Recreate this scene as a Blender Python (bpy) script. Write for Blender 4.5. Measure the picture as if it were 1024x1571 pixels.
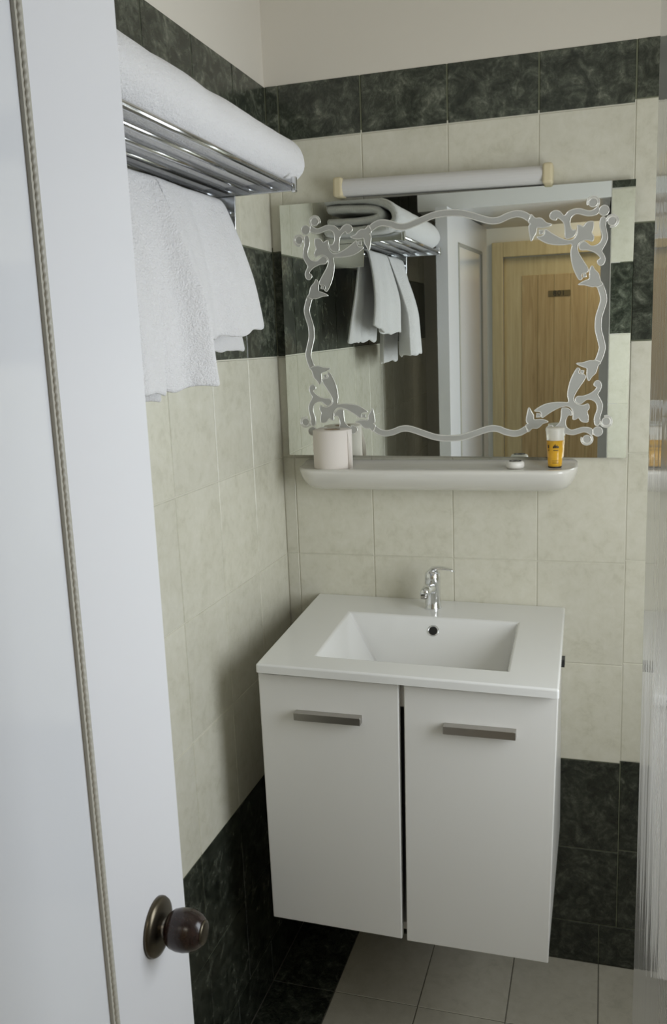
import bpy, bmesh, math, random
from mathutils import Matrix, Vector, noise
random.seed(7)
for o in list(bpy.data.objects): bpy.data.objects.remove(o)
scene = bpy.context.scene
C = scene.collection
rad = math.radians

# ------------------------------------------------------------------ camera
CAM = (0.74325, -2.08721, 1.57642)
YAW, PIT, ROL = 0.29683, -0.18872, 0.03884
FPX, PCX, PCY = 1350.696, 516.49, 789.05
R = Matrix.Rotation(YAW, 3, 'Z') @ Matrix.Rotation(PIT, 3, 'X') @ Matrix.Rotation(ROL, 3, 'Y')
cam = bpy.data.cameras.new('camera')
cam.sensor_fit = 'HORIZONTAL'; cam.sensor_width = 36.0
cam.lens = 36.0 * FPX / 1024
cam.shift_x = (512 - PCX) / 1024
cam.shift_y = (PCY - 785.5) / 1024
cam.clip_start = 0.01
camo = bpy.data.objects.new('camera', cam); C.objects.link(camo)
right, fwd, up = R.col[0], R.col[1], R.col[2]
camo.matrix_world = Matrix(((right[0], up[0], -fwd[0], CAM[0]), (right[1], up[1], -fwd[1], CAM[1]),
                            (right[2], up[2], -fwd[2], CAM[2]), (0, 0, 0, 1)))
scene.camera = camo

# ------------------------------------------------------------------ world, daylight, exposure
w = bpy.data.worlds.new('world'); scene.world = w; w.use_nodes = True
bg = w.node_tree.nodes['Background']
bg.inputs[0].default_value = (0.62, 0.78, 1.0, 1); bg.inputs[1].default_value = 1.2
scene.view_settings.view_transform = 'Standard'
scene.view_settings.look = 'None'
scene.view_settings.gamma = 1
scene.view_settings.use_curve_mapping = False
scene.view_settings.exposure = 0.0
WY0, WY1, WZ0, WZ1 = -1.22, -.56, .90, 1.92          # window opening in the right wall, outside the frame
XR = 1.40

def area_light(name, loc, rot, sx, sy, power, col):
    l = bpy.data.lights.new(name, 'AREA'); l.shape = 'RECTANGLE'; l.size = sx; l.size_y = sy
    l.energy = power; l.color = col
    o = bpy.data.objects.new(name, l); C.objects.link(o); o.location = loc; o.rotation_euler = rot
    return o
area_light('window_daylight', (XR + .035, (WY0 + WY1) / 2, (WZ0 + WZ1) / 2), (0, rad(90), 0), WZ1 - WZ0, WY1 - WY0, 12.8, (0.93, 0.965, 1.0))

# ------------------------------------------------------------------ materials
def new_mat(name):
    m = bpy.data.materials.new(name); m.use_nodes = True
    return m, m.node_tree.nodes, m.node_tree.links, m.node_tree.nodes['Principled BSDF']
def setp(b, base=None, rough=None, metal=None, spec=None, coat=None, trans=None, ior=None, sheen=None):
    if base is not None: b.inputs['Base Color'].default_value = (*base, 1)
    for k, v in (('Roughness', rough), ('Metallic', metal), ('Specular IOR Level', spec), ('Coat Weight', coat),
                 ('Transmission Weight', trans), ('IOR', ior), ('Sheen Weight', sheen)):
        if v is not None: b.inputs[k].default_value = v
def simple(name, base, rough=.5, metal=0, **k):
    m, n, l, b = new_mat(name); setp(b, base, rough, metal, **k); return m
def ramp(n, stops, interp='LINEAR'):
    r = n.new('ShaderNodeValToRGB'); r.color_ramp.interpolation = interp
    e = r.color_ramp.elements
    while len(e) < len(stops): e.new(0.5)
    for el, (p, c) in zip(e, stops): el.position = p; el.color = (*c, 1)
    return r
def noise_node(n, l, scale, detail=4, rough=.55, vec=None, dist=0):
    t = n.new('ShaderNodeTexNoise'); t.inputs['Scale'].default_value = scale
    t.inputs['Detail'].default_value = detail; t.inputs['Roughness'].default_value = rough
    t.inputs['Distortion'].default_value = dist
    if vec is not None: l.new(vec, t.inputs['Vector'])
    return t
def pos(n): return n.new('ShaderNodeNewGeometry').outputs['Position']
def bump(n, l, b, height, strength, dist=.001):
    bp = n.new('ShaderNodeBump'); bp.inputs['Strength'].default_value = strength; bp.inputs['Distance'].default_value = dist
    l.new(height, bp.inputs['Height']); l.new(bp.outputs[0], b.inputs['Normal'])

def cream_tile_mat(name, dark, mid, light, rough):
    m, n, l, b = new_mat(name)
    p = pos(n)
    t1 = noise_node(n, l, 9, 5, .6, p, .6); t2 = noise_node(n, l, 38, 5, .7, p, .4)
    mx = n.new('ShaderNodeMath'); mx.operation = 'MULTIPLY_ADD'; mx.inputs[1].default_value = .55
    l.new(t2.outputs[0], mx.inputs[0]); 
    sc = n.new('ShaderNodeMath'); sc.operation = 'MULTIPLY'; sc.inputs[1].default_value = .45
    l.new(t1.outputs[0], sc.inputs[0]); l.new(sc.outputs[0], mx.inputs[2])
    r = ramp(n, [(.30, dark), (.47, mid), (.66, light)])
    l.new(mx.outputs[0], r.inputs[0])
    oi = n.new('ShaderNodeObjectInfo')
    hv = n.new('ShaderNodeHueSaturation'); mr = n.new('ShaderNodeMapRange')
    mr.inputs[3].default_value = .965; mr.inputs[4].default_value = 1.03
    l.new(oi.outputs['Random'], mr.inputs[0]); l.new(mr.outputs[0], hv.inputs['Value']); l.new(r.outputs[0], hv.inputs['Color'])
    l.new(hv.outputs[0], b.inputs['Base Color'])
    setp(b, rough=rough)
    t3 = noise_node(n, l, 14, 3, .5, p); bump(n, l, b, t3.outputs[0], .12, .002)
    return m
M = {}
M['cream'] = cream_tile_mat('cream_glazed_tile', (.55, .53, .42), (.66, .64, .53), (.72, .70, .60), .22)
M['floor_cream'] = cream_tile_mat('beige_floor_tile', (.44, .42, .34), (.54, .51, .42), (.60, .57, .48), .38)
def green_tile_mat(name, k):
    m, n, l, b = new_mat(name); p = pos(n)
    t1 = noise_node(n, l, 24, 8, .68, p, .9); t2 = noise_node(n, l, 75, 6, .75, p, .5)
    r = ramp(n, [(.40, (.016 * k, .019 * k, .014 * k)), (.50, (.038 * k, .044 * k, .032 * k)), (.58, (.080 * k, .088 * k, .066 * k)), (.68, (.19 * k, .20 * k, .155 * k))])
    mx = n.new('ShaderNodeMath'); mx.operation = 'MULTIPLY_ADD'; mx.inputs[1].default_value = .35
    l.new(t2.outputs[0], mx.inputs[0])
    sc = n.new('ShaderNodeMath'); sc.operation = 'MULTIPLY'; sc.inputs[1].default_value = .68
    l.new(t1.outputs[0], sc.inputs[0]); l.new(sc.outputs[0], mx.inputs[2])
    l.new(mx.outputs[0], r.inputs[0]); l.new(r.outputs[0], b.inputs['Base Color'])
    setp(b, rough=.2)
    t3 = noise_node(n, l, 14, 3, .5, p); bump(n, l, b, t3.outputs[0], .12, .002)
    return m
M['green'] = green_tile_mat('dark_green_marbled_tile', 1.15)
M['charcoal'] = green_tile_mat('charcoal_green_tile', .62)
# grout and plaster of the walls: colour changes by course height
def wall_mat():
    m, n, l, b = new_mat('grout_and_plaster')
    sx = n.new('ShaderNodeSeparateXYZ'); l.new(pos(n), sx.inputs[0])
    mr = n.new('ShaderNodeMapRange'); mr.inputs[1].default_value = 0; mr.inputs[2].default_value = 3
    l.new(sx.outputs[2], mr.inputs[0])
    dk, cr, pl = (.15, .16, .105), (.66, .64, .54), (.74, .70, .62)
    r = ramp(n, [(0, dk), (.556 / 3, cr), (1.556 / 3, dk), (1.806 / 3, cr), (2.056 / 3, dk), (2.1795 / 3, pl)], 'CONSTANT')
    l.new(mr.outputs[0], r.inputs[0]); l.new(r.outputs[0], b.inputs['Base Color']); setp(b, rough=.85)
    t = noise_node(n, l, 55, 3, .5, pos(n)); bump(n, l, b, t.outputs[0], .12, .002)
    return m
M['wall'] = wall_mat()
M['plaster'] = simple('white_plaster', (.74, .70, .62), .85)
M['ceiling'] = simple('ceiling_paint', (.84, .80, .71), .9)
M['floor_grout'] = simple('dark_floor_grout', (.15, .14, .11), .9)
M['white_gloss'] = simple('white_gloss_paint', (.80, .80, .79), .22)
M['ceramic'] = simple('white_basin_ceramic', (.82, .82, .80), .12, coat=.3)
M['shelf'] = simple('ivory_ceramic', (.74, .72, .66), .12, coat=.3)
M['laminate'] = simple('white_laminate', (.80, .79, .76), .35)
M['laminate_in'] = simple('white_melamine', (.66, .65, .62), .6)
M['door_paint'] = simple('white_door_paint', (.71, .71, .725), .33)
M['door_panel'] = simple('white_lacquer_panel', (.72, .73, .75), .09, ior=1.8)
M['chrome'] = simple('chrome', (.78, .79, .80), .10, 1)
M['rackmetal'] = simple('polished_steel', (.62, .63, .64), .17, 1)
M['nickel'] = simple('brushed_nickel', (.46, .44, .41), .32, 1)
M['bronze'] = simple('aged_bronze', (.10, .085, .06), .3, .9)
M['darkhole'] = simple('dark_drain', (.03, .03, .028), .4, .5)
M['black'] = simple('black_plastic', (.015, .015, .015), .4)
M['tube_off'] = simple('milky_light_cover', (.66, .65, .63), .3)
M['yellowed'] = simple('yellowed_plastic', (.66, .58, .38), .4)
M['frost'] = simple('etched_frost', (.46, .46, .43), .5, .2)
M['frost_edge'] = simple('etched_bevel', (.90, .89, .84), .15, .35)
m, n, l, b = new_mat('mirror_silver'); setp(b, (.84, .87, .83), .012, 1); M['mirror'] = m
M['mirror_edge'] = simple('glass_edge', (.35, .42, .38), .2, .2)
def terry():
    m, n, l, b = new_mat('white_terry'); setp(b, (.86, .85, .85), .95, sheen=.3, spec=.1)
    p = pos(n); t = noise_node(n, l, 330, 3, .7, p); t2 = noise_node(n, l, 60, 3, .6, p)
    ad = n.new('ShaderNodeMath'); ad.operation = 'ADD'; l.new(t.outputs[0], ad.inputs[0]); l.new(t2.outputs[0], ad.inputs[1])
    bump(n, l, b, ad.outputs[0], .8, .005)
    return m
M['terry'] = terry()
def wood(name, c1, c2, c3, rough=.4, sx=40, sz=2.2):
    m, n, l, b = new_mat(name)
    mp = n.new('ShaderNodeMapping'); l.new(pos(n), mp.inputs[0]); mp.inputs['Scale'].default_value = (sx, sx, sz)
    t = noise_node(n, l, 1.0, 5, .6, mp.outputs[0], 1.2)
    r = ramp(n, [(.3, c1), (.52, c2), (.75, c3)]); l.new(t.outputs[0], r.inputs[0]); l.new(r.outputs[0], b.inputs['Base Color'])
    setp(b, rough=rough); return m
M['hall_wood'] = wood('honey_wood', (.30, .20, .085), (.40, .28, .13), (.48, .36, .18))
M['hall_frame'] = wood('pale_varnished_wood', (.40, .31, .15), (.47, .37, .19), (.52, .42, .23))
M['knob_wood'] = wood('dark_walnut', (.014, .0075, .006), (.022, .0115, .009), (.036, .020, .015), .22, 90, 60)
M['hall_wall'] = simple('hall_wall_paint', (.60, .56, .46), .85)
M['hall_floor'] = simple('hall_floor_stone', (.38, .33, .26), .4)
M['plate'] = simple('brass_number_plate', (.16, .12, .055), .4, .4)
M['ink'] = simple('dark_print', (.012, .012, .010), .5)
M['rope'] = simple('grey_beige_moulding', (.42, .40, .34), .45)
M['paper'] = simple('tissue_paper', (.80, .74, .68), .95)
M['card'] = simple('cardboard_core', (.40, .30, .20), .9)
M['soap'] = simple('soap_wrapper', (.82, .80, .75), .35)
def liquid(name, col, rough, tr):
    m, n, l, b = new_mat(name); setp(b, col, rough, trans=tr, ior=1.4); return m
M['amber'] = liquid('amber_gel', (.95, .55, .05), .12, .35)
M['clearfrost'] = liquid('clear_frosted_plastic', (.90, .88, .80), .35, .45)
m, n, l, b = new_mat('window_glass')
tr = n.new('ShaderNodeBsdfTransparent'); gl = n.new('ShaderNodeBsdfGlossy'); gl.inputs['Roughness'].default_value = .02
mx = n.new('ShaderNodeMixShader'); fr = n.new('ShaderNodeFresnel'); fr.inputs[0].default_value = 1.45
l.new(fr.outputs[0], mx.inputs[0]); l.new(tr.outputs[0], mx.inputs[1]); l.new(gl.outputs[0], mx.inputs[2])
l.new(mx.outputs[0], n['Material Output'].inputs[0]); M['glass'] = m
def gloss_side():
    m, n, l, b = new_mat('glossy_white_lining'); setp(b, (.62, .60, .55), .05, ior=1.6)
    mp = n.new('ShaderNodeMapping'); l.new(pos(n), mp.inputs[0]); mp.inputs['Scale'].default_value = (1, 9, 1.2)
    t = noise_node(n, l, 3, 3, .5, mp.outputs[0]); bump(n, l, b, t.outputs[0], .10, .004)
    return m
M['gloss_side'] = gloss_side()

# ------------------------------------------------------------------ mesh helpers
def link(name, me, mat, parent=None, kind=None, label=None, cat=None, group=None, smooth=False):
    o = bpy.data.objects.new(name, me); C.objects.link(o)
    if mat is not None and len(me.materials) == 0: me.materials.append(M[mat] if isinstance(mat, str) else mat)
    if parent is not None:
        o.parent = parent; 
        if parent.type == 'EMPTY': o.matrix_parent_inverse = parent.matrix_basis.inverted()
    if kind: o['kind'] = kind
    if label: o['label'] = label
    if cat: o['category'] = cat
    if group: o['group'] = group
    if smooth:
        for p in me.polygons: p.use_smooth = True
    return o
def thing(name, loc, label, cat, group=None):
    o = bpy.data.objects.new(name, None); C.objects.link(o); o.location = loc
    o.empty_display_size = .05
    o['label'] = label; o['category'] = cat
    if group: o['group'] = group
    return o
class MB:
    def __init__(s): s.v = []; s.f = []
    def add(s, v, f):
        k = len(s.v); s.v += [tuple(x) for x in v]; s.f += [tuple(i + k for i in q) for q in f]; return s
    def box(s, x0, x1, y0, y1, z0, z1):
        return s.hexa([(x0, y0, z0), (x1, y0, z0), (x1, y1, z0), (x0, y1, z0), (x0, y0, z1), (x1, y0, z1), (x1, y1, z1), (x0, y1, z1)])
    def hexa(s, v):
        return s.add(v, [(0, 3, 2, 1), (4, 5, 6, 7), (0, 1, 5, 4), (1, 2, 6, 5), (2, 3, 7, 6), (3, 0, 4, 7)])
    def lathe(s, prof, o=(0, 0, 0), axis='Z', seg=28, cap=True, mat=None):
        k = []; n_ = len(prof)
        for r, h in prof:
            for i in range(seg):
                a = 2 * math.pi * i / seg; k.append(Vector((r * math.cos(a), r * math.sin(a), h)))
        f = [(j * seg + i, j * seg + (i + 1) % seg, (j + 1) * seg + (i + 1) % seg, (j + 1) * seg + i) for j in range(n_ - 1) for i in range(seg)]
        if cap: f += [tuple(range(seg))[::-1], tuple((n_ - 1) * seg + i for i in range(seg))]
        if mat is not None: k = [mat @ q for q in k]
        else:
            if axis == 'Y': k = [Vector((q.x, q.z, q.y)) for q in k]
            if axis == 'X': k = [Vector((q.z, q.x, q.y)) for q in k]
            k = [q + Vector(o) for q in k]
        return s.add(k, f)
    def tube(s, path, r, seg=8, closed=False, cap=True):
        P = [Vector(p) for p in path]; N = len(P); k = []; prev = None
        for i in range(N):
            a = P[(i - 1) % N] if (closed or i > 0) else P[i]; c = P[(i + 1) % N] if (closed or i < N - 1) else P[i]
            t = (c - a).normalized()
            if prev is None:
                ref = Vector((0, 0, 1)) if abs(t.z) < .9 else Vector((1, 0, 0)); nn = t.cross(ref).normalized()
            else:
                nn = (prev - t * prev.dot(t)).normalized()
            prev = nn; bb = t.cross(nn); rr = r[i] if isinstance(r, (list, tuple)) else r
            for j in range(seg):
                an = 2 * math.pi * j / seg; k.append(P[i] + (nn * math.cos(an) + bb * math.sin(an)) * rr)
        f = []
        for i in range(N if closed else N - 1):
            i2 = (i + 1) % N
            for j in range(seg): f.append((i * seg + j, i * seg + (j + 1) % seg, i2 * seg + (j + 1) % seg, i2 * seg + j))
        if cap and not closed: f += [tuple(range(seg))[::-1], tuple((N - 1) * seg + j for j in range(seg))]
        return s.add(k, f)
    def mesh(s, name, bevel=0, seg=2, M4=None, fix=True):
        me = bpy.data.meshes.new(name)
        bm = bmesh.new()
        vs = [bm.verts.new(M4 @ Vector(q) if M4 is not None else q) for q in s.v]
        for q in s.f:
            try: bm.faces.new([vs[i] for i in q])
            except ValueError: pass
        if fix: bmesh.ops.recalc_face_normals(bm, faces=bm.faces)
        if bevel:
            ed = [e for e in bm.edges if len(e.link_faces) == 2 and e.calc_face_angle(0) > .6]
            bmesh.ops.bevel(bm, geom=ed, offset=bevel, segments=seg, profile=.5, affect='EDGES', clamp_overlap=True)
        bm.to_mesh(me); bm.free(); return me
    def obj(s, name, mat, parent=None, bevel=0, seg=2, smooth=False, M4=None, **k):
        return link(name, s.mesh(name, bevel, seg, M4), mat, parent, smooth=smooth, **k)
def box(name, mat, x0, x1, y0, y1, z0, z1, parent=None, bevel=0, seg=2, **k):
    return MB().box(x0, x1, y0, y1, z0, z1).obj(name, mat, parent, bevel, seg, **k)

# ------------------------------------------------------------------ room shell
XL, YF, YD, ZC = -.032, -1.34, -2.13, 2.55
G = .0017                                             # joint depth
RX = .7795                                            # side lining of the shaft on the right
wall_back = box('wall_back', 'wall', XL - .1, XR + .1, G, .10, 0, ZC, kind='structure')
wall_left = box('wall_left', 'wall', XL - .1, XL - G, YD - .1, G, 0, ZC, kind='structure')
wall_front = box('wall_front', 'wall', RX + .034, XR + .1, YD, YF - G, 0, ZC, kind='structure')
mb = MB().box(XR + G, XR + .1, YF, WY0, 0, ZC).box(XR + G, XR + .1, WY1, G, 0, ZC).box(XR + G, XR + .1, WY0, WY1, 0, WZ0).box(XR + G, XR + .1, WY0, WY1, WZ1, ZC)
wall_right = mb.obj('wall_right', 'wall', kind='structure')
floor = box('floor', 'floor_grout', XL - .1, XR + .1, YD - .1, .1, -.08, -.002, kind='structure')
ceiling = box('ceiling', 'ceiling', XL - .1, XR + .1, YD - .1, .1, ZC, ZC + .08, kind='structure')
# wall that holds the doorway, behind the camera
DX0, DX1, DZ = .20, .80, 2.155
mb = MB().box(XL - .1, DX0, YD - .12, YD, 0, ZC).box(DX1, XR + .1, YD - .12, YD, 0, ZC).box(DX0, DX1, YD - .12, YD, DZ, ZC)
mb.obj('wall_doorway', 'plaster', kind='structure')
# glossy side lining of the shaft (seen at a very flat angle on the right)
lining = MB().hexa([(RX + .018, YD, 0), (RX + .034, YD, 0), (RX + .034, YF - .0008, 0), (RX, YF - .0008, 0), (RX + .018, YD, ZC), (RX + .034, YD, ZC), (RX + .034, YF - .0008, ZC), (RX, YF - .0008, ZC)]).obj('trim_1', 'gloss_side', kind='structure')

# bulkhead added over the entrance; its front edge catches window light for the mirror
box('added_bulkhead', 'white_gloss', .09, RX - .0005, YD, YF, 2.028, ZC, kind='structure')

# tiles ---------------------------------------------------------
_cache = {}
def tile_mesh(wd, ht, mat, th=.010):
    key = (round(wd, 4), round(ht, 4), mat)
    if key in _cache: return _cache[key]
    g = .0019 if mat == 'green' else .0012; a, c_ = wd / 2 - g, ht / 2 - g; e = .0010
    v = []
    for hx, hz, y in ((a, c_, G + .001), (a, c_, e), (a - e, c_ - e, 0)):
        v += [(-hx, y, -hz), (hx, y, -hz), (hx, y, hz), (-hx, y, hz)]
    f = [(8, 9, 10, 11)]
    for k in (0, 4):
        for i in range(4): f.append((k + i, k + (i + 1) % 4, k + 4 + (i + 1) % 4, k + 4 + i))
    me = MB().add(v, f).mesh('tile', fix=False)
    me.materials.append(M[mat]); _cache[key] = me; return me
def put_tile(parent, wd, ht, mat, loc, rot):
    if wd < .006 or ht < .006: return
    o = bpy.data.objects.new('tile', tile_mesh(wd, ht, mat)); C.objects.link(o); o.parent = parent
    o.location = loc
    j = rad(.10)
    o.rotation_euler = (rot[0] + random.uniform(-j, j), rot[1], rot[2] + random.uniform(-j, j))
ROWS = [(2.055, 2.182, 'green'), (1.805, 2.055, 'cream'), (1.555, 1.805, 'green'), (1.305, 1.555, 'cream'), (1.055, 1.305, 'cream'),
        (.805, 1.055, 'cream'), (.555, .805, 'cream'), (.317, .555, 'charcoal'), (.111, .317, 'charcoal')]
SKIRT = (0, .111, 'charcoal')
def clip_cols(e, a, b_): 
    e = [a] + [q for q in e if a + .004 < q < b_ - .004] + [b_]; return list(zip(e[:-1], e[1:]))
# back wall
for x0, x1 in clip_cols([0, .2, .4, .6, .8, 1.0, 1.2, 1.4, 1.6], XL, XR):
    dz = .008 if x0 > .79 else 0
    for z0, z1, mt in ROWS:
        if z1 < 2.1: z1 += dz
        z0 += dz if z0 > .2 else 0
        put_tile(wall_back, x1 - x0, z1 - z0, mt, ((x0 + x1) / 2, 0, (z0 + z1) / 2), (0, 0, 0))
for x0, x1 in clip_cols([.13 + .2095 * i for i in range(0, 9)], XL, XR):
    put_tile(wall_back, x1 - x0, .111, 'charcoal', ((x0 + x1) / 2, 0, .0555), (0, 0, 0))
# left wall
for y0, y1 in clip_cols([-.195 - .2 * i for i in range(10)][::-1], YD, 0):
    for z0, z1, mt in ROWS: put_tile(wall_left, y1 - y0, z1 - z0, mt, (XL, (y0 + y1) / 2, (z0 + z1) / 2), (0, 0, rad(90)))
for y0, y1 in clip_cols([-.256 - .21 * i for i in range(9)][::-1], YD, 0):
    put_tile(wall_left, y1 - y0, .111, 'charcoal', (XL, (y0 + y1) / 2, .0555), (0, 0, rad(90)))
# front wall of the wet corner (seen in the mirror) and right wall
for x0, x1 in clip_cols([.977, 1.177, 1.377, 1.577], RX + .0005, XR):
    for z0, z1, mt in ROWS + [SKIRT]: put_tile(wall_front, x1 - x0, z1 - z0, mt, ((x0 + x1) / 2, YF, (z0 + z1) / 2), (0, 0, rad(180)))
for y0, y1 in clip_cols([-.2 * i for i in range(1, 7)][::-1], YF, 0):
    for z0, z1, mt in ROWS + [SKIRT]:
        a, b_, p, q = y0, y1, z0, z1
        rects = [(a, b_, p, q)]
        if b_ > WY0 + .002 and a < WY1 - .002 and q > WZ0 + .002 and p < WZ1 - .002:      # cut round the window
            rects = []
            if p < WZ0: rects.append((a, b_, p, WZ0))
            if q > WZ1: rects.append((a, b_, WZ1, q))
            if a < WY0: rects.append((a, WY0, max(p, WZ0), min(q, WZ1)))
            if b_ > WY1: rects.append((WY1, b_, max(p, WZ0), min(q, WZ1)))
        for a, b_, p, q in rects: put_tile(wall_right, b_ - a, q - p, mt, (XR, (a + b_) / 2, (p + q) / 2), (0, 0, rad(-90)))
# floor: charcoal border along the left wall, beige field
for x0, x1 in clip_cols([.13 + .2095 * i for i in range(9)], XL, XR):
    for y0, y1 in clip_cols([-.256 - .21 * i for i in range(9)][::-1], YD - .1, 0):
        if x0 > RX - .06 and y0 < YF - .12 and x0 > .7: continue
        put_tile(floor, x1 - x0, y1 - y0, 'charcoal' if x1 < .14 else 'floor_cream', ((x0 + x1) / 2, (y0 + y1) / 2, 0), (rad(-90), 0, 0))

# window (right of the photograph's frame) ---------------------------------------
win = MB()
fw = .045
X0, X1 = XR + .05, XR + .09
win.box(X0, X1, WY0, WY1, WZ0, WZ0 + fw).box(X0, X1, WY0, WY1, WZ1 - fw, WZ1).box(X0, X1, WY0, WY0 + fw, WZ0 + fw, WZ1 - fw).box(X0, X1, WY1 - fw, WY1, WZ0 + fw, WZ1 - fw)
wino = win.obj('window_1', 'white_gloss', kind='structure')
box('pane', 'glass', XR + .068, XR + .072, WY0 + fw, WY1 - fw, WZ0 + fw, WZ1 - fw, wino)
box('window_sill', 'white_gloss', XR - .025, XR + .05, WY0 - .02, WY1 + .02, WZ0 - .02, WZ0, wino, .004)

# doorway frame (behind the camera, seen in the mirror)
fr_ = MB().box(DX0, DX0 + .04, YD - .14, YD + .015, 0, DZ).box(DX1 - .045, DX1, YD - .14, YD - .005, 0, DZ).box(DX0 + .04, DX1 - .045, YD - .14, YD + .015, DZ - .035, DZ)
fr_.box(DX0 - .06, DX1 - .016, YD, YD + .018, DZ, DZ + .085)
fr_.obj('trim_2', 'white_gloss', kind='structure', bevel=.002)

# hallway beyond the doorway -------------------------------------------------------
HX0, HX1, HY, HZ = -.7, 2.2, -3.40, 2.45
box('hall_floor', 'hall_floor', HX0, HX1, HY, YD - .1, -.08, -.001, kind='structure')
box('hall_ceiling', 'ceiling', HX0, HX1, HY, YD - .12, HZ, HZ + .06, kind='structure')
box('wall_hall_left', 'hall_wall', HX0 - .06, HX0, HY, YD - .12, 0, HZ, kind='structure')
box('wall_hall_right', 'hall_wall', HX1, HX1 + .06, HY, YD - .12, 0, HZ, kind='structure')
HD0, HD1, HDZ = .215, .985, 1.985
MB().box(HX0, HD0, HY - .1, HY, 0, HZ).box(HD1, HX1, HY - .1, HY, 0, HZ).box(HD0, HD1, HY - .1, HY, HDZ, HZ).obj('wall_hall_far', 'hall_wall', kind='structure')
hd = MB().box(HD0 - .065, HD0, HY, HY + .025, 0, HDZ + .085).box(HD1, HD1 + .065, HY, HY + .025, 0, HDZ + .085).box(HD0, HD1, HY, HY + .025, HDZ, HDZ + .085)
hd.obj('trim_3', 'hall_frame', kind='structure', bevel=.004)
hdoor = MB().box(HD0 + .003, HD1 - .003, HY - .05, HY - .012, .005, HDZ - .003).obj('door_2', 'hall_frame', kind='structure')
px0, px1 = HD0 + .105, HD1 - .105
nb = 6
for i in range(nb):
    a = px0 + (px1 - px0) * i / nb; b_ = px0 + (px1 - px0) * (i + 1) / nb
    box('board', 'hall_wood', a + .002, b_ - .002, HY - .014, HY - .008, .25, 1.875, hdoor, .0015, 1)
box('number_plate', 'plate', .475, .60, HY - .008, HY - .004, 1.748, 1.782, hdoor, .001, 1)
cu = bpy.data.curves.new('door_number', 'FONT'); cu.body = '108'; cu.size = .042; cu.extrude = .001; cu.align_x = 'CENTER'; cu.align_y = 'CENTER'
cu.space_character = 1.15
cu.materials.append(M['ink'])
tmp = bpy.data.objects.new('tmp_text', cu); C.objects.link(tmp)
dg = bpy.context.evaluated_depsgraph_get(); dg.update()
me = bpy.data.meshes.new_from_object(tmp.evaluated_get(dg)); bpy.data.objects.remove(tmp)
me.transform(Matrix.Translation((.537, HY - .0028, 1.765)) @ Matrix.Rotation(rad(180), 4, 'Z') @ Matrix.Rotation(rad(90), 4, 'X'))
me.materials.clear(); link('door_number', me, 'ink', hdoor)
MB().lathe([(.0, 0), (.026, 0), (.026, .006), (.01, .012), (.01, .03), (.026, .045), (.026, .06), (.012, .07)], (HD1 - .06, HY - .012, .98), 'Y').obj('knob', 'bronze', hdoor, smooth=True)

t = thing('added_hall_lamp', (1.05, -2.85, 2.40), 'unseen flat square ceiling lamp added to light the hallway outside the bathroom', 'lamp')  # unseen fixture, added to carry the hall fill light
MB().box(.58, 1.52, -3.17, -2.53, 2.42, 2.4495).obj('added_lamp_frame', 'white_gloss', t, .004)
me_ = MB().box(.60, 1.50, -3.15, -2.55, 2.412, 2.4205).obj('added_diffuser', 'tube_off', t, .002)
area_light('hall_fill_light', (1.05, -2.85, 2.405), (0, 0, 0), .88, .58, 9, (1.0, .91, .76))  # added fill light for the hall, no source seen

# ------------------------------------------------------------------ bathroom door leaf (open, left)
LA = rad(-3.0)
LC = Vector((.228, -1.153, 0)); LD = Vector((-math.sin(LA), -math.cos(LA), 0)); LN = Vector((math.cos(LA), -math.sin(LA), 0))
LN = Vector((-LD.y, LD.x, 0))
LM = Matrix(((LD.x, LN.x, 0, LC.x), (LD.y, LN.y, 0, LC.y), (0, 0, 1, 0), (0, 0, 0, 1)))   # local: s along leaf, n out of face, z
LW, LT, LZ = .84, .042, 2.018
S0, S1, PZ0, PZ1 = .196, .70, .22, 1.905
door = thing('panelled_door', (LC.x, LC.y, .01), 'white panelled door standing open at the left, rope moulding and dark round knob', 'door')
mb = MB()
for a in ((0, S0, .012, LZ), (S1, LW, .012, LZ)): mb.box(a[0], a[1], -LT, 0, a[2], a[3])
mb.box(S0, S1, -LT, 0, .012, PZ0).box(S0, S1, -LT, 0, PZ1, LZ)
mb.obj('leaf_frame', 'door_paint', door, M4=LM)
mb = MB().box(S0, S1, -LT + .008, -.0015, PZ0, PZ1); mb.obj('panel', 'door_panel', door, M4=LM)
def rope(p0, p1, r=.0034, pitch=.0080, seg=8):
    P0, P1 = Vector(p0), Vector(p1); L = (P1 - P0).length; d = (P1 - P0) / L
    ax = Vector((0, 1, 0)); bx_ = d.cross(ax); N = int(L / pitch * 5); v = []; f = []
    for i in range(N + 1):
        for j in range(seg):
            a = 2 * math.pi * j / seg
            rr = r * (1 + .20 * math.cos(2 * a - 2 * math.pi * (i / N * L) / pitch))
            v.append(P0 + d * (L * i / N) + (ax * math.cos(a) + bx_ * math.sin(a)) * rr)
    for i in range(N):
        for j in range(seg): f.append((i * seg + j, i * seg + (j + 1) % seg, (i + 1) * seg + (j + 1) % seg, (i + 1) * seg + j))
    return MB().add(v, f)
for p0, p1 in (((S0, .0018, PZ0), (S0, .0018, PZ1)), ((S1, .0018, PZ0), (S1, .0018, PZ1)), ((S0, .0018, PZ0), (S1, .0018, PZ0)), ((S0, .0018, PZ1), (S1, .0018, PZ1))):
    bd = MB()
    if p0[0] == p1[0]: bd.box(p0[0] - .0065, p0[0] + .0065, -.004, .0025, PZ0 - .0065, PZ1 + .0065)
    else: bd.box(S0 + .0065, S1 - .0065, -.004, .0025, p0[2] - .0065, p0[2] + .0065)
    st = bd.obj('moulding_strip', 'rope', door, M4=LM)
    rope(p0, p1).obj('rope_bead', 'rope', st, smooth=True, M4=LM)
KS, KZ = .083, .889
KM = LM @ Matrix.Translation((KS, 0, KZ)) @ Matrix.Rotation(rad(-90), 4, 'X')
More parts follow.
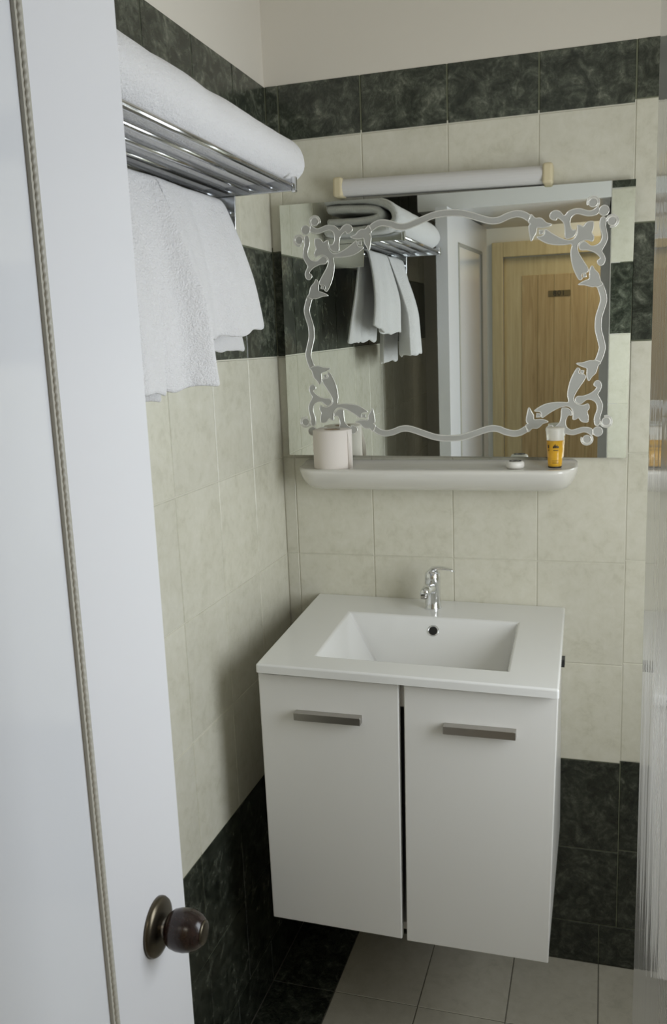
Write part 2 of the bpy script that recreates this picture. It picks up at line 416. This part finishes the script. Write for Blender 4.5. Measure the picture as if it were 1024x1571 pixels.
rose = MB().lathe([(.0358, 0), (.0358, .003), (.034, .0062), (.029, .0078), (.024, .0092), (.015, .0105)], mat=KM, seg=40).obj('rose', 'bronze', door, smooth=True)
neck = MB().lathe([(.0125, .008), (.0105, .012), (.0115, .017), (.015, .020)], mat=KM).obj('neck', 'nickel', door, smooth=True)
knob = MB().lathe([(.012, .0150), (.0185, .0175), (.0228, .0230), (.0250, .0310), (.0252, .0400), (.0235, .0490), (.0200, .0560), (.0160, .0605), (.0140, .0618)], mat=KM, seg=36).obj('knob', 'knob_wood', door, smooth=True)
MB().lathe([(.0142, .0614), (.0142, .0630), (.011, .0640), (.004, .0643)], mat=KM).obj('knob_cap', 'bronze', knob, smooth=True)
for hz in (.25, 1.05, 1.8):
    MB().lathe([(.008, hz - .045), (.008, hz + .045)], mat=LM @ Matrix.Translation((LW + .006, -.008, 0)), seg=12).obj('hinge', 'nickel', door)

# ------------------------------------------------------------------ mirror with etched ornament
MC = Vector((.3985, -.018, 1.6065))
MM = Matrix.Translation(MC) @ Matrix.Rotation(rad(.4), 4, 'Z') @ Matrix.Rotation(rad(.55), 4, 'X') @ Matrix.Rotation(rad(.64), 4, 'Y')
mirror = thing('wall_mirror', (MC.x, 0, 1.31), 'frameless rectangular wall mirror with etched scroll and ribbon ornament above the shelf', 'mirror')
v = []
for (hx, hz, y) in ((.4015, .2980, .0), (.4015, .2980, .004)): v += [(-hx, y, -hz), (hx, y, -hz), (hx, y, hz), (-hx, y, hz)]
gm = MB().add(v, [(0, 1, 2, 3)]).mesh('mirror_glass', M4=MM, fix=False)
link('mirror_glass', gm, 'mirror', mirror)
MB().add(v, [(4, 7, 6, 5), (0, 4, 5, 1), (1, 5, 6, 2), (2, 6, 7, 3), (3, 7, 4, 0)]).obj('glass_edge', 'mirror_edge', mirror, M4=MM)
oA = [(224.3,235.8),(228.2,241.9),(237.3,244.9),(246.5,241.3),(252.7,233.9),(257.1,233.7),(262.6,240.2),(272.6,244.5),(286.5,245.6),(298.6,241.8),(308.6,239.2),(317.4,242.0),(324.2,247.0),(326.7,243.9),(326.5,234.1),(318.7,229.7),(304.9,229.0),(292.8,232.4),(280.8,235.1),(270.9,229.8),(267.5,221.1),(268.3,210.1),(273.5,201.2),(280.6,201.4),(280.1,194.4),(274.9,187.7),(265.8,184.4),(258.1,186.9),(257.4,201.7),(255.1,215.9),(248.8,224.2),(240.6,229.1),(238.3,224.9),(231.6,225.3),(225.4,229.7)]
oB = [(283.8,211.1),(291.4,209.7),(295.5,207.0),(303.2,215.9),(315.1,217.1),(316.9,211.1),(316.5,202.2),(313.8,193.4),(318.4,185.2),(315.8,176.0),(306.2,178.9),(296.2,178.3),(288.7,174.3),(284.0,166.2),(286.7,154.0),(295.1,139.4),(308.1,118.6),(305.9,111.0),(295.9,109.1),(293.6,103.1),(296.1,98.9),(290.6,95.5),(283.8,105.6),(276.4,122.2),(271.9,140.6),(270.5,156.8),(272.6,171.8),(258.0,172.0),(241.7,172.5),(223.3,175.6),(208.8,182.5),(197.4,191.2),(207.6,192.6),(213.1,196.3),(214.2,205.3),(217.7,205.7),(229.0,197.4),(243.5,188.5),(257.8,182.3),(270.0,180.6),(278.3,185.1),(283.2,194.2),(283.5,204.2)]
oC = [(332.7,223.9),(339.6,224.4),(342.8,216.4),(342.1,206.5),(345.5,192.5),(346.9,178.6),(342.3,166.9),(336.3,156.3),(337.2,151.3),(342.0,143.0),(343.3,133.9),(339.5,126.1),(332.6,124.4),(327.5,129.7),(327.7,135.3),(333.2,139.5),(327.0,147.8),(316.8,154.3),(304.7,158.4),(292.2,159.1),(287.4,166.0),(290.7,172.8),(298.2,176.2),(304.3,172.6),(312.5,166.2),(322.5,166.6),(331.3,172.1),(335.4,181.2),(335.1,191.2),(330.8,203.3),(330.0,215.2)]
oD1 = [(193.7,231.3),(202.9,231.5),(210.1,227.7),(217.4,220.2),(228.7,216.5),(220.6,212.0),(208.4,210.7),(197.1,211.4),(195.8,201.4),(190.5,192.6),(185.1,183.4),(181.8,196.2),(179.6,210.4),(180.5,217.5),(183.6,220.3),(178.5,224.5),(183.0,239.0),(187.4,237.3)]
oD2 = [(316.6,124.2),(321.9,115.9),(330.1,107.5),(333.4,97.2),(335.6,90.0),(340.0,84.6),(329.0,78.5),(324.8,80.4),(318.8,79.6),(312.8,80.9),(300.5,84.5),(288.0,85.6),(300.3,92.6),(310.7,96.6),(311.1,104.3),(311.8,117.4)]
def smooth_loop(P, k=3, closed=True):
    N = len(P); out = []
    rng = range(N) if closed else range(N - 1)
    for i in rng:
        g = lambda j: P[j % N] if closed else P[max(0, min(N - 1, j))]
        p0, p1, p2, p3 = g(i - 1), g(i), g(i + 1), g(i + 2)
        for s in range(k):
            t = s / k; q = []
            for d in (0, 1):
                q.append(.5 * (2 * p1[d] + (p2[d] - p0[d]) * t + (2 * p0[d] - 5 * p1[d] + 4 * p2[d] - p3[d]) * t * t + (3 * p1[d] - p0[d] - 3 * p2[d] + p3[d]) * t ** 3))
            out.append(tuple(q))
    if not closed: out.append(tuple(P[-1]))
    return out
def circle(cx, cy, r, n_=24): return [(cx + r * math.cos(2 * math.pi * i / n_), cy + r * math.sin(2 * math.pi * i / n_)) for i in range(n_)]
OT = -.0011
def plate_from_loops(loops, mm=.001, flip=(1, 1)):
    mb = MB(); ed = MB()
    for L in loops:
        L = [(x * mm * flip[0], z * mm * flip[1]) for x, z in L]; N = len(L)
        v = [(x, OT, z) for x, z in L] + [(x, -.0001, z) for x, z in L]
        mb.add(v, [tuple(range(N))] + [(i, (i + 1) % N, N + (i + 1) % N, N + i) for i in range(N)])
        ed.tube([(x, OT - .0002, z) for x, z in L], .0011, 5, closed=True)
    return mb, ed
corner_loops = [smooth_loop(q, 3) for q in (oA, oB, oC, oD1, oD2)] + [circle(338.2, 238.3, 10.5), circle(355.6, 215.6, 9), circle(315.1, 255.9, 9)]
def hook(cx, cy, r, a0, a1):                     # curl that wraps a small ball
    pts = [(cx + r * math.cos(rad(a0 + (a1 - a0) * i / 14)), cy + r * math.sin(rad(a0 + (a1 - a0) * i / 14))) for i in range(15)]
    inn = [(cx + (r - 2.6) * math.cos(rad(a1 + (a0 - a1) * i / 14)), cy + (r - 2.6) * math.sin(rad(a1 + (a0 - a1) * i / 14))) for i in range(15)]
    return pts + inn
corner_loops += [[(203, 196.5), (210.5, 198), (211.5, 205), (202, 206)], [(298, 100.5), (305, 102), (304, 108.5), (297.5, 107)]]
corner_loops += [hook(315.1, 255.9, 13.5, -40, 200), hook(355.6, 215.6, 13.5, 180, -110)]
for fx in (1, -1):
    for fz in (1, -1):
        a, e = plate_from_loops(corner_loops, flip=(fx, fz))
        po = a.obj('etched_scroll', 'frost', mirror, M4=MM)
        e.obj('bevelled_outline', 'frost_edge', po, smooth=True, M4=MM)
def ribbon_loop(pts, hw=6.6):
    P = smooth_loop(pts, 4, closed=False); Lf = []; Rt = []
    for i, (x, z) in enumerate(P):
        a = P[max(0, i - 1)]; c_ = P[min(len(P) - 1, i + 1)]; dx, dz = c_[0] - a[0], c_[1] - a[1]; d = math.hypot(dx, dz)
        Lf.append((x - dz / d * hw, z + dx / d * hw)); Rt.append((x + dz / d * hw, z - dx / d * hw))
    return Lf + Rt[::-1]
half = [(0, 254.8), (14, 254.4), (33.1, 251.9), (56.5, 244.7), (81.2, 236.1), (100, 231.5), (117.2, 233.2), (133.6, 239.7), (152.7, 243.3), (168, 240.0), (181, 231.5)]
toprib = [(-x, z) for x, z in half[:0:-1]] + half
siderib = [(334.5, 81.5), (340.5, 64.0), (342.6, 50.5), (338.6, 33), (333.6, 15), (332.6, 0)]
siderib = siderib + [(x, -z) for x, z in siderib[-2::-1]]
for pts, fl in ((toprib, (1, 1)), (toprib, (1, -1)), (siderib, (1, 1)), (siderib, (-1, 1))):
    a, e = plate_from_loops([ribbon_loop(pts)], flip=fl)
    po = a.obj('etched_ribbon', 'frost', mirror, M4=MM)
    e.obj('bevelled_outline', 'frost_edge', po, smooth=True, M4=MM)
for x in (-.25, .25):
    MB().box(x - .012, x + .012, -.003, .012, -.304, -.290).obj('clip', 'chrome', mirror, .001, M4=MM)

# ------------------------------------------------------------------ lamp over the mirror
LMx = Matrix.Translation((.387, 0, 1.929)) @ Matrix.Rotation(rad(1.35), 4, 'Y')
lamp = thing('tube_wall_lamp', (.387, 0, 1.905), 'slim unlit white tube lamp with yellowed end caps above the mirror', 'lamp')
MB().box(-.235, .235, -.022, -.0005, -.018, .018).obj('base', 'laminate_in', lamp, .003, M4=LMx)
prof = []
for i in range(13):
    a = rad(-100 + 200 * i / 12); prof.append((-.030 - .017 * math.cos(a), .0185 * math.sin(a)))
v = [(x, y, z) for x in (-.226, .226) for y, z in prof]; k = len(prof)
MB().add(v, [(i, i + 1, k + i + 1, k + i) for i in range(k - 1)] + [(k - 1, 0, k, 2 * k - 1), tuple(range(k))[::-1], tuple(range(k, 2 * k))]).obj('cover', 'tube_off', lamp, M4=LMx, smooth=False)
for sx in (-1, 1):
    MB().box(*( (-.246, -.224) if sx < 0 else (.224, .246)), -.051, -.0005, -.0215, .0215).obj('end_cap', 'yellowed', lamp, .006, 3, M4=LMx)

# ------------------------------------------------------------------ ceramic shelf under the mirror
SX0, SX1, SZ = .030, .694, 1.289
def shelf_mesh():
    # profile in (y,z) from the wall: top with shallow tray, rolled lip, belly back to the wall
    prof = [(-.0005, .012), (-.010, .012), (-.014, .001), (-.095, -.001), (-.103, .0005), (-.112, .001), (-.1185, -.001), (-.121, -.006), (-.117, -.014), (-.107, -.028), (-.085, -.046), (-.055, -.058), (-.0005, -.063)]
    N = 40; v = []; f = []; k = len(prof)
    for i in range(N + 1):
        t = i / N; x = SX0 + (SX1 - SX0) * t
        d = min(t, 1 - t) * (SX1 - SX0)
        e = 1 if d > .055 else math.sqrt(max(0, 1 - ((.055 - d) / .055) ** 2))
        ey = .45 + .55 * e; ez = .25 + .75 * e
        for j, (y, z) in enumerate(prof):
            zz = z * ez if z < 0 else z
            if d < .012 and 1 < j < 4: zz = .004
            v.append((x, y * ey, SZ + zz))
    for i in range(N):
        for j in range(k - 1): f.append((i * k + j, i * k + j + 1, (i + 1) * k + j + 1, (i + 1) * k + j))
        f.append((i * k + k - 1, i * k, (i + 1) * k, (i + 1) * k + k - 1))
    f += [tuple(range(k)), tuple(N * k + j for j in range(k))[::-1]]
    return MB().add(v, f)
so = shelf_mesh().obj('bathroom_shelf', 'shelf', smooth=True, label='long ivory ceramic wall shelf with rolled lip below the mirror', cat='shelf')
md = so.modifiers.new('sub', 'SUBSURF'); md.levels = 1; md.render_levels = 1

# toilet roll, soap, gel tube standing on the shelf
def roll():
    t = thing('toilet_roll', (.122, -.064, SZ), 'pale pinkish toilet roll standing on the left end of the shelf', 'toilet paper')
    o = (.122, -.064, SZ - .0005)
    MB().lathe([(.020, .0920), (.0455, .0920), (.0470, .0905), (.0470, .002), (.0460, 0), (.020, 0)], o, seg=48, cap=False).obj('paper', 'paper', t, smooth=True)
    MB().lathe([(.0200, .0005), (.0200, .0915), (.0188, .0915), (.0188, .0005), (.0200, .0005)], o, seg=32, cap=False).obj('core', 'card', t, smooth=True)
    v = []; 
    for i in range(5):
        s = i / 4
        for z in (.001, .089): 
            zt = z if z < .01 else .089 - .05 * s
            v.append((o[0] + 0.047 * math.cos(rad(-25)) + .011 * s, o[1] + 0.047 * math.sin(rad(-25)) - .004 * s + .003 * s * s, o[2] + zt))
    fl = MB().add(v, [(2 * i, 2 * i + 2, 2 * i + 3, 2 * i + 1) for i in range(4)]).obj('loose_sheet', 'paper', t, smooth=True)
    s = fl.modifiers.new('s', 'SOLIDIFY'); s.thickness = .0008
roll()
t = thing('wrapped_soap', (.556, -.072, SZ), 'small round wrapped white soap with a dark ring print on the shelf', 'soap')
so_ = (.556, -.072, SZ - .0005)
MB().lathe([(.012, 0), (.0185, .001), (.0205, .005), (.0205, .011), (.0185, .0150), (.014, .0165), (.0, .0167)], so_, seg=40, cap=False).obj('bar', 'soap', t, smooth=True)
MB().lathe([(.0105, .0173), (.0140, .0171), (.0140, .0163), (.0105, .0165), (.0105, .0173)], so_, seg=40, cap=False).obj('printed_ring', 'ink', t)
MB().add([(so_[0] + x, so_[1] + y, so_[2] + .0175) for x, y in ((-.007, -.004), (-.002, -.006), (.008, .001), (.007, .006), (.001, .004), (-.003, .0))], [(0, 1, 2, 3, 4, 5)]).obj('printed_mark', 'ink', t)

t = thing('gel_tube', (.643, -.058, SZ), 'small amber gel tube with frosted top standing on the right end of the shelf', 'toiletry')
to = (.643, -.058, SZ - .0005)
MB().lathe([(.0145, .002), (.0150, .004), (.0157, .008), (.0190, .062)], to, seg=36).obj('gel_body', 'amber', t, smooth=True)
MB().lathe([(.0190, .0622), (.0206, .084), (.0203, .089), (.0185, .0905), (.0, .0910)], to, seg=36, cap=False).obj('frosted_top', 'clearfrost', t, smooth=True)
MB().lathe([(.0148, 0), (.0152, .0015), (.0152, .0035), (.0146, .0042)], to, seg=36).obj('base_ring', 'ink', t, smooth=True)
def tube_mark(a0, a1, z0, z1):
    v = []; n_ = 4
    for i in range(n_ + 1):
        a = a0 + (a1 - a0) * i / n_
        for z in (z0, z1):
            r = .0157 + (.0190 - .0157) * (z - .008) / .054 + .00025
            v.append((to[0] + r * math.sin(rad(a)), to[1] - r * math.cos(rad(a)), to[2] + z))
    return v, [(2 * i, 2 * i + 2, 2 * i + 3, 2 * i + 1) for i in range(n_)]
mk = MB()
for a0, a1, z0, z1 in [(-12, -5, .0455, .0500), (-5, 0, .0462, .0525), (1, 6, .0455, .0545), (7, 13, .0460, .0510), (14, 19, .0455, .0525), (20, 29, .0460, .0500),
                       (-10, 26, .0460, .0464), (-10, 26, .0395, .0413), (-54, -42, .0450, .0525), (-56, -40, .0405, .0420), (-20, 26, .0165, .0175), (-20, 32, .0118, .0128)]:
    mk.add(*tube_mark(a0, a1, z0, z1))
mk.obj('printed_lettering', 'ink', t, kind='stuff')

# ------------------------------------------------------------------ vanity cabinet and basin
van = thing('vanity_cabinet', (.37, -.26, .36), 'wall-hung white two-door vanity cabinet under the basin', 'cabinet')
BX0, BX1, BY0, BY1, BZ0, BZ1 = .090, .660, -.480, -.0005, .372, .922
box('side_panel', 'laminate', BX0, BX0 + .016, BY0, BY1, BZ0, BZ1, van, .001, 1)
box('side_panel', 'laminate', BX1 - .016, BX1, BY0, BY1, BZ0, BZ1, van, .001, 1)
box('bottom_panel', 'laminate_in', BX0 + .016, BX1 - .016, BY0 + .002, BY1, BZ0, BZ0 + .016, van)
box('back_panel', 'laminate_in', BX0 + .016, BX1 - .016, BY1 - .008, BY1, BZ0 + .016, BZ1, van)
box('top_rail', 'laminate', BX0 + .016, BX1 - .016, BY0 + .001, BY0 + .018, .868, BZ1, van)
def door_leaf(c4, hx0, hx1, hz0, hz1, hs):
    y0, y1 = -.5005, -.4825
    v = [(x, y0, z) for x, z in c4] + [(x, y1, z) for x, z in c4]       # bl, br, tr, tl
    d = MB().add(v, [(0, 1, 2, 3), (7, 6, 5, 4), (0, 4, 5, 1), (1, 5, 6, 2), (2, 6, 7, 3), (3, 7, 4, 0)]).obj('door', 'laminate', van, .0018, 2)
    h = MB().box(hx0, hx1, -.519, -.5003, hz0, hz1)
    h.obj('handle', 'nickel', d, .0008, 1)
door_leaf([(.080, .368), (.3645, .3635), (.3705, .923), (.0765, .925)], .156, .295, .8365, .8525, 0)
door_leaf([(.3745, .3615), (.6600, .3610), (.6745, .9215), (.3815, .9215)], .460, .598, .8355, .8520, 0)
box('dark_bracket', 'black', .6605, .6780, -.308, -.282, .908, .9240, van)

# basin: slab with rectangular bowl sloping down to the back
def basin():
    bl, br, fr, fl = Vector((.050, -.0008)), Vector((.667, -.0008)), Vector((.677, -.520)), Vector((.079, -.518))
    zl, zr = .9515, .9445
    def P(u, v_, dz=0):
        a = bl.lerp(br, u); b_ = fl.lerp(fr, u); q = a.lerp(b_, v_)
        return Vector((q.x, q.y, zl + (zr - zl) * u + dz))
    bm = bmesh.new(); 
    u0, u1, v0, v1 = .185, .835, .270, .862
    TH = -.0185
    us = [0, u0, u1, 1]; vs = [0, v0, v1, 1]
    top = [[bm.verts.new(P(u, v_)) for v_ in vs] for u in us]
    bot = [[bm.verts.new(P(u, v_, TH)) for v_ in (0, 1)] for u in (0, 1)]
    for i in range(3):
        for j in range(3):
            if i == 1 and j == 1: continue
            bm.faces.new([top[i][j], top[i][j + 1], top[i + 1][j + 1], top[i + 1][j]])
    # bowl: rim -> floor.  Long gentle slope on left and front, steeper at back
    d = -.118
    fl0 = [P(.335, .42, d), P(.335, .70, d), P(.800, .70, d), P(.800, .42, d)]
    fv = [bm.verts.new(q) for q in fl0]
    rim = [top[1][1], top[1][2], top[2][2], top[2][1]]
    for i in range(4): bm.faces.new([rim[i], fv[i], fv[(i + 1) % 4], rim[(i + 1) % 4]])
    bm.faces.new(fv)
    # outer sides
    bm.faces.new([top[0][0], bot[0][0], bot[0][1], top[0][3], top[0][2], top[0][1]])
    bm.faces.new([top[3][3], bot[1][1], bot[1][0], top[3][0], top[3][1], top[3][2]])
    bm.faces.new([top[0][3], bot[0][1], bot[1][1], top[3][3], top[2][3], top[1][3]])
    bm.faces.new([top[3][0], bot[1][0], bot[0][0], top[0][0], top[1][0], top[2][0]])
    bmesh.ops.recalc_face_normals(bm, faces=bm.faces)
    ed = [e for e in bm.edges if len(e.link_faces) == 2 and e.calc_face_angle(0) > .3 and max(v_.co.z for v_ in e.verts) > .86]
    bmesh.ops.bevel(bm, geom=ed, offset=.005, segments=4, profile=.5, affect='EDGES', clamp_overlap=True)
    me = bpy.data.meshes.new('slab'); bm.to_mesh(me); bm.free()
    for p in me.polygons: p.use_smooth = True
    return me, P
t = thing('wash_basin', (.37, -.26, .93), 'white rectangular wash basin top resting on the vanity cabinet', 'basin')
bme, BP = basin()
bo = link('slab', bme, 'ceramic', t)
try:
    bme.shade_auto_smooth
except AttributeError: pass
md = bo.modifiers.new('wn', 'WEIGHTED_NORMAL'); md.keep_sharp = False
# overflow ring in the back slope of the bowl
a = BP(.52, .270); b_ = BP(.52, .42, -.118); c_ = a.lerp(b_, .235)
nrm = (BP(.6, .27) - a).cross(b_ - a).normalized(); 
if nrm.y > 0: nrm = -nrm
q = Vector((0, 0, 1)).rotation_difference(nrm).to_matrix().to_4x4()
OM = Matrix.Translation(c_) @ q
ring = MB().lathe([(.0135, -.003), (.0135, .0012), (.0120, .0022), (.0100, .0012), (.0092, -.003)], mat=OM, seg=32, cap=False).obj('overflow_ring', 'chrome', t, smooth=True)
MB().lathe([(.0096, -.001), (.0096, .0004), (.0, .0004)], mat=OM, seg=32, cap=False).obj('overflow_hole', 'darkhole', ring)
dc = BP(.55, .56, -.1178)
MB().lathe([(.021, 0), (.021, .0015), (.017, .003), (.0, .003)], dc, seg=32, cap=False).obj('drain', 'chrome', t, smooth=True)

# faucet
fx, fy, fz = .3610, -.070, .9472
t = thing('basin_faucet', (fx, fy, fz), 'small chrome single-lever faucet at the back of the basin', 'faucet')
MB().lathe([(.0195, 0), (.0200, .003), (.0188, .006), (.0182, .030), (.0180, .056), (.0185, .064), (.0188, .078), (.0178, .088), (.012, .094), (.0, .0955)], (fx, fy, fz), seg=36, cap=False).obj('body', 'chrome', t, smooth=True)
sp = MB().tube([(fx, fy, fz + .046), (fx - .003, fy - .018, fz + .054), (fx - .006, fy - .036, fz + .056), (fx - .009, fy - .050, fz + .053), (fx - .010, fy - .056, fz + .048)], [.0140, .0135, .0125, .0118, .0110], 16)
spo = sp.obj('spout', 'chrome', t, smooth=True)
MB().lathe([(.0088, -.006), (.0088, .0)], (fx - .010, fy - .056, fz + .047), seg=20).obj('aerator', 'nickel', spo, smooth=True)
# lever: flattened tongue curving up from the head and out to the right
lv = []; lf = []; LP = [(-.016, .070, .010, .006), (-.013, .086, .013, .007), (-.003, .0965, .0140, .0055), (.012, .1005, .0120, .0042), (.030, .0995, .0098, .0036), (.046, .0955, .0080, .0032), (.053, .0925, .0050, .0022)]
for i, (dx, dz, hw, ht) in enumerate(LP):
    for j in range(12):
        an = 2 * math.pi * j / 12
        lv.append((fx + dx, fy + hw * math.cos(an) + dx * .05, fz + dz + ht * math.sin(an)))
k = len(LP)
for i in range(k - 1):
    for j in range(12): lf.append((i * 12 + j, i * 12 + (j + 1) % 12, (i + 1) * 12 + (j + 1) % 12, (i + 1) * 12 + j))
lf += [tuple(range(12))[::-1], tuple((k - 1) * 12 + j for j in range(12))]
lo = MB().add(lv, lf).obj('lever', 'chrome', t, smooth=True)

# ------------------------------------------------------------------ towel rack on the left wall
RY0, RY1, RZ = -1.13, -.50, 1.866
rack = thing('towel_rack', (XL, (RY0 + RY1) / 2, 1.79), 'polished steel towel rack of parallel bars on the left wall', 'towel rack')
bars_x = [.195, .153, .111, .069, .027]
for x in bars_x: MB().tube([(x, RY0 + .002, RZ), (x, RY1 - .002, RZ)], .0052, 12).obj('bar', 'rackmetal', rack, smooth=True)
for ye in (RY0, RY1):
    s = .004
    MB().box(XL + .0005, .203, ye - s / 2, ye + s / 2, RZ - .011, RZ + .011).obj('end_plate', 'rackmetal', rack, .0012, 2)
    br = MB().add([(XL + .0005, ye - s / 2, 1.788), (.084, ye - s / 2, 1.788), (.086, ye - s / 2, RZ - .011), (XL + .0005, ye - s / 2, RZ - .011)] +
                  [(XL + .0005, ye + s / 2, 1.788), (.084, ye + s / 2, 1.788), (.086, ye + s / 2, RZ - .011), (XL + .0005, ye + s / 2, RZ - .011)],
                  [(0, 1, 2, 3), (7, 6, 5, 4), (0, 4, 5, 1), (1, 5, 6, 2), (2, 6, 7, 3), (3, 7, 4, 0)]).obj('bracket', 'rackmetal', rack, .0008, 1)
    MB().box(.1965, .2075, ye - .004, ye + .004, RZ - .014, RZ + .014).obj('corner_cap', 'chrome', rack, .003, 2)
TRX, TRZ = .070, 1.828
MB().tube([(TRX, RY0, TRZ), (TRX, RY1, TRZ)], .006, 12).obj('towel_rail', 'rackmetal', rack, smooth=True)

# folded towels on the rack: a thick ribbon folded over itself, seen layered at its ends
def fold_towel(name, label, path, th, y0, y1, seed, end_round=.02, sag=0.004):
    # path: list of (x,z) centre line of the folded cloth in section
    P = smooth_loop(path, 5, closed=False); N = len(P); sec = []
    def off(i, s):
        a = P[max(0, i - 1)]; c2 = P[min(N - 1, i + 1)]; dx, dz = c2[0] - a[0], c2[1] - a[1]; d = math.hypot(dx, dz) or 1
        return (P[i][0] - dz / d * s, P[i][1] + dx / d * s)
    loop = [off(i, th / 2) for i in range(N)] + [off(i, -th / 2) for i in range(N - 1, -1, -1)]
    K = len(loop); cx = sum(p[0] for p in loop) / K; cz = sum(p[1] for p in loop) / K
    NY = 46; v = []; f = []
    for j in range(NY + 1):
        t_ = j / NY; y = y0 + (y1 - y0) * t_
        e = min(t_, 1 - t_) * (y1 - y0)
        for i, (x, z) in enumerate(loop):
            p = P[i] if i < N else P[2 * N - 1 - i]
            k_ = 1.0
            if e < end_round: k_ = .45 + .55 * math.sqrt(max(0, 1 - ((end_round - e) / end_round) ** 2))
            xx = p[0] + (x - p[0]) * k_; zz = p[1] + (z - p[1]) * k_
            nv = noise.noise(Vector((xx * 9 + seed, y * 7, zz * 9))) ; n2 = noise.noise(Vector((xx * 30, y * 24 + seed, zz * 30)))
            hgt = max(0, (zz - min(q[1] for q in loop)) / .08)
            v.append((xx + .004 * nv, y + .004 * n2, zz + sag * nv * min(1, hgt * 1.5) + .0012 * n2 * min(1, hgt * 3)))
    for j in range(NY):
        for i in range(K): f.append((j * K + i, j * K + (i + 1) % K, (j + 1) * K + (i + 1) % K, (j + 1) * K + i))
    for base in (0, NY * K):       # end caps as strips between the two sides of the ribbon
        for i in range(N - 1): f.append((base + i, base + i + 1, base + 2 * N - 2 - i, base + 2 * N - 1 - i))
    o = MB().add(v, f).obj(name, 'terry', None, smooth=True, label=label, cat='towel', group='white towels on the steel rack')
    return o
zb = RZ + .0055
fold_towel('folded_towel', 'thick white bath towel folded over on the rack, its rounded fold facing the room',
           [(-.010, zb + .0125), (.05, zb + .012), (.120, zb + .0125), (.166, zb + .015), (.190, zb + .030), (.1915, zb + .050), (.176, zb + .072), (.140, zb + .089), (.085, zb + .099), (.03, zb + .099), (-.006, zb + .094)], .0235, -1.15, -.425, 1.3, end_round=.03, sag=.006)
fold_towel('folded_towel', 'folded white towel tucked inside the bath towel on the rack',
           [(.0, zb + .0375), (.06, zb + .037), (.118, zb + .038), (.144, zb + .044), (.150, zb + .053), (.138, zb + .0635), (.100, zb + .0690), (.05, zb + .0735), (.0, zb + .073)], .0215, -1.12, -.432, 5.1, sag=.002)

# hanging towels
def hang_towel(name, label, yt, yb, zf, zbk, bulge, seed, folds, back_shift=0, lift=0):
    nu, nv_ = 44, 64; v = []; f = []
    ztop = TRZ + .0095; r = .0105
    Lf = ztop - zf; Lb = ztop - zbk; La = math.pi * r; tot = Lf + La + Lb
    for i in range(nu + 1):
        u = i / nu
        for j in range(nv_ + 1):
            s = tot * j / nv_
            if s < Lf:                      # front leaf, from the bottom up
                pr = 1 - s / Lf; x = TRX + r; z = zf + s; side = 1
            elif s < Lf + La:
                a = (s - Lf) / r; x = TRX + r * math.cos(a); z = ztop + r * math.sin(a) * .8 - .004; pr = 0; side = math.cos(a)
            else:
                q_ = s - Lf - La; pr = q_ / Lb; x = TRX - r; z = ztop - q_; side = -1
            y = (yt[0] + (yt[1] - yt[0]) * u) * (1 - pr) + (yb[0] + (yb[1] - yb[0]) * u) * pr
            fo = 0
            for amp, fr2, ph in folds: fo += amp * math.sin(fr2 * u * 2 * math.pi + ph + .5 * pr)
            if side > 0: x += side * (bulge * math.sin(min(1, pr * 1.3) * math.pi / 2) + fo * min(1, .25 + pr * 1.3))
            else: x += side * .010 * pr + fo * .5 * min(1, pr * 2) ; 
            if side < 0: y += back_shift * pr
            nz = noise.noise(Vector((u * 4 + seed, z * 9, side)))
            n3 = noise.noise(Vector((u * 7 + seed, side * 3, 5)))
            x = max(XL + .012, x + .003 * nz * (pr + .1)); z += (.010 * n3 + (lift * u ** 3 if side > 0 else 0)) * pr * pr
            v.append((x, y, z))
    W = nv_ + 1
    for i in range(nu):
        for j in range(nv_): f.append((i * W + j, (i + 1) * W + j, (i + 1) * W + j + 1, i * W + j + 1))
    o = MB().add(v, f).obj(name, 'terry', None, smooth=True, label=label, cat='towel', group='white towels on the steel rack')
    sd = o.modifiers.new('thick', 'SOLIDIFY'); sd.thickness = .007; sd.offset = 0
    ss = o.modifiers.new('sub', 'SUBSURF'); ss.levels = 1; ss.render_levels = 1
    return o
hang_towel('hand_towel', 'shorter white towel hanging from the rack nearest the mirror', (-.806, -.555), (-.782, -.468), 1.594, 1.575, .030, 2.0,
           [(.013, 1.35, .6), (.005, 3.2, 1.0)], .055, .028)
hang_towel('hand_towel', 'longer white towel hanging from the rack beside the open door', (-1.09, -.815), (-1.11, -.785), 1.520, 1.497, .048, 9.0,
           [(.025, 1.55, 3.6), (.006, 4.1, .3)], -.02)
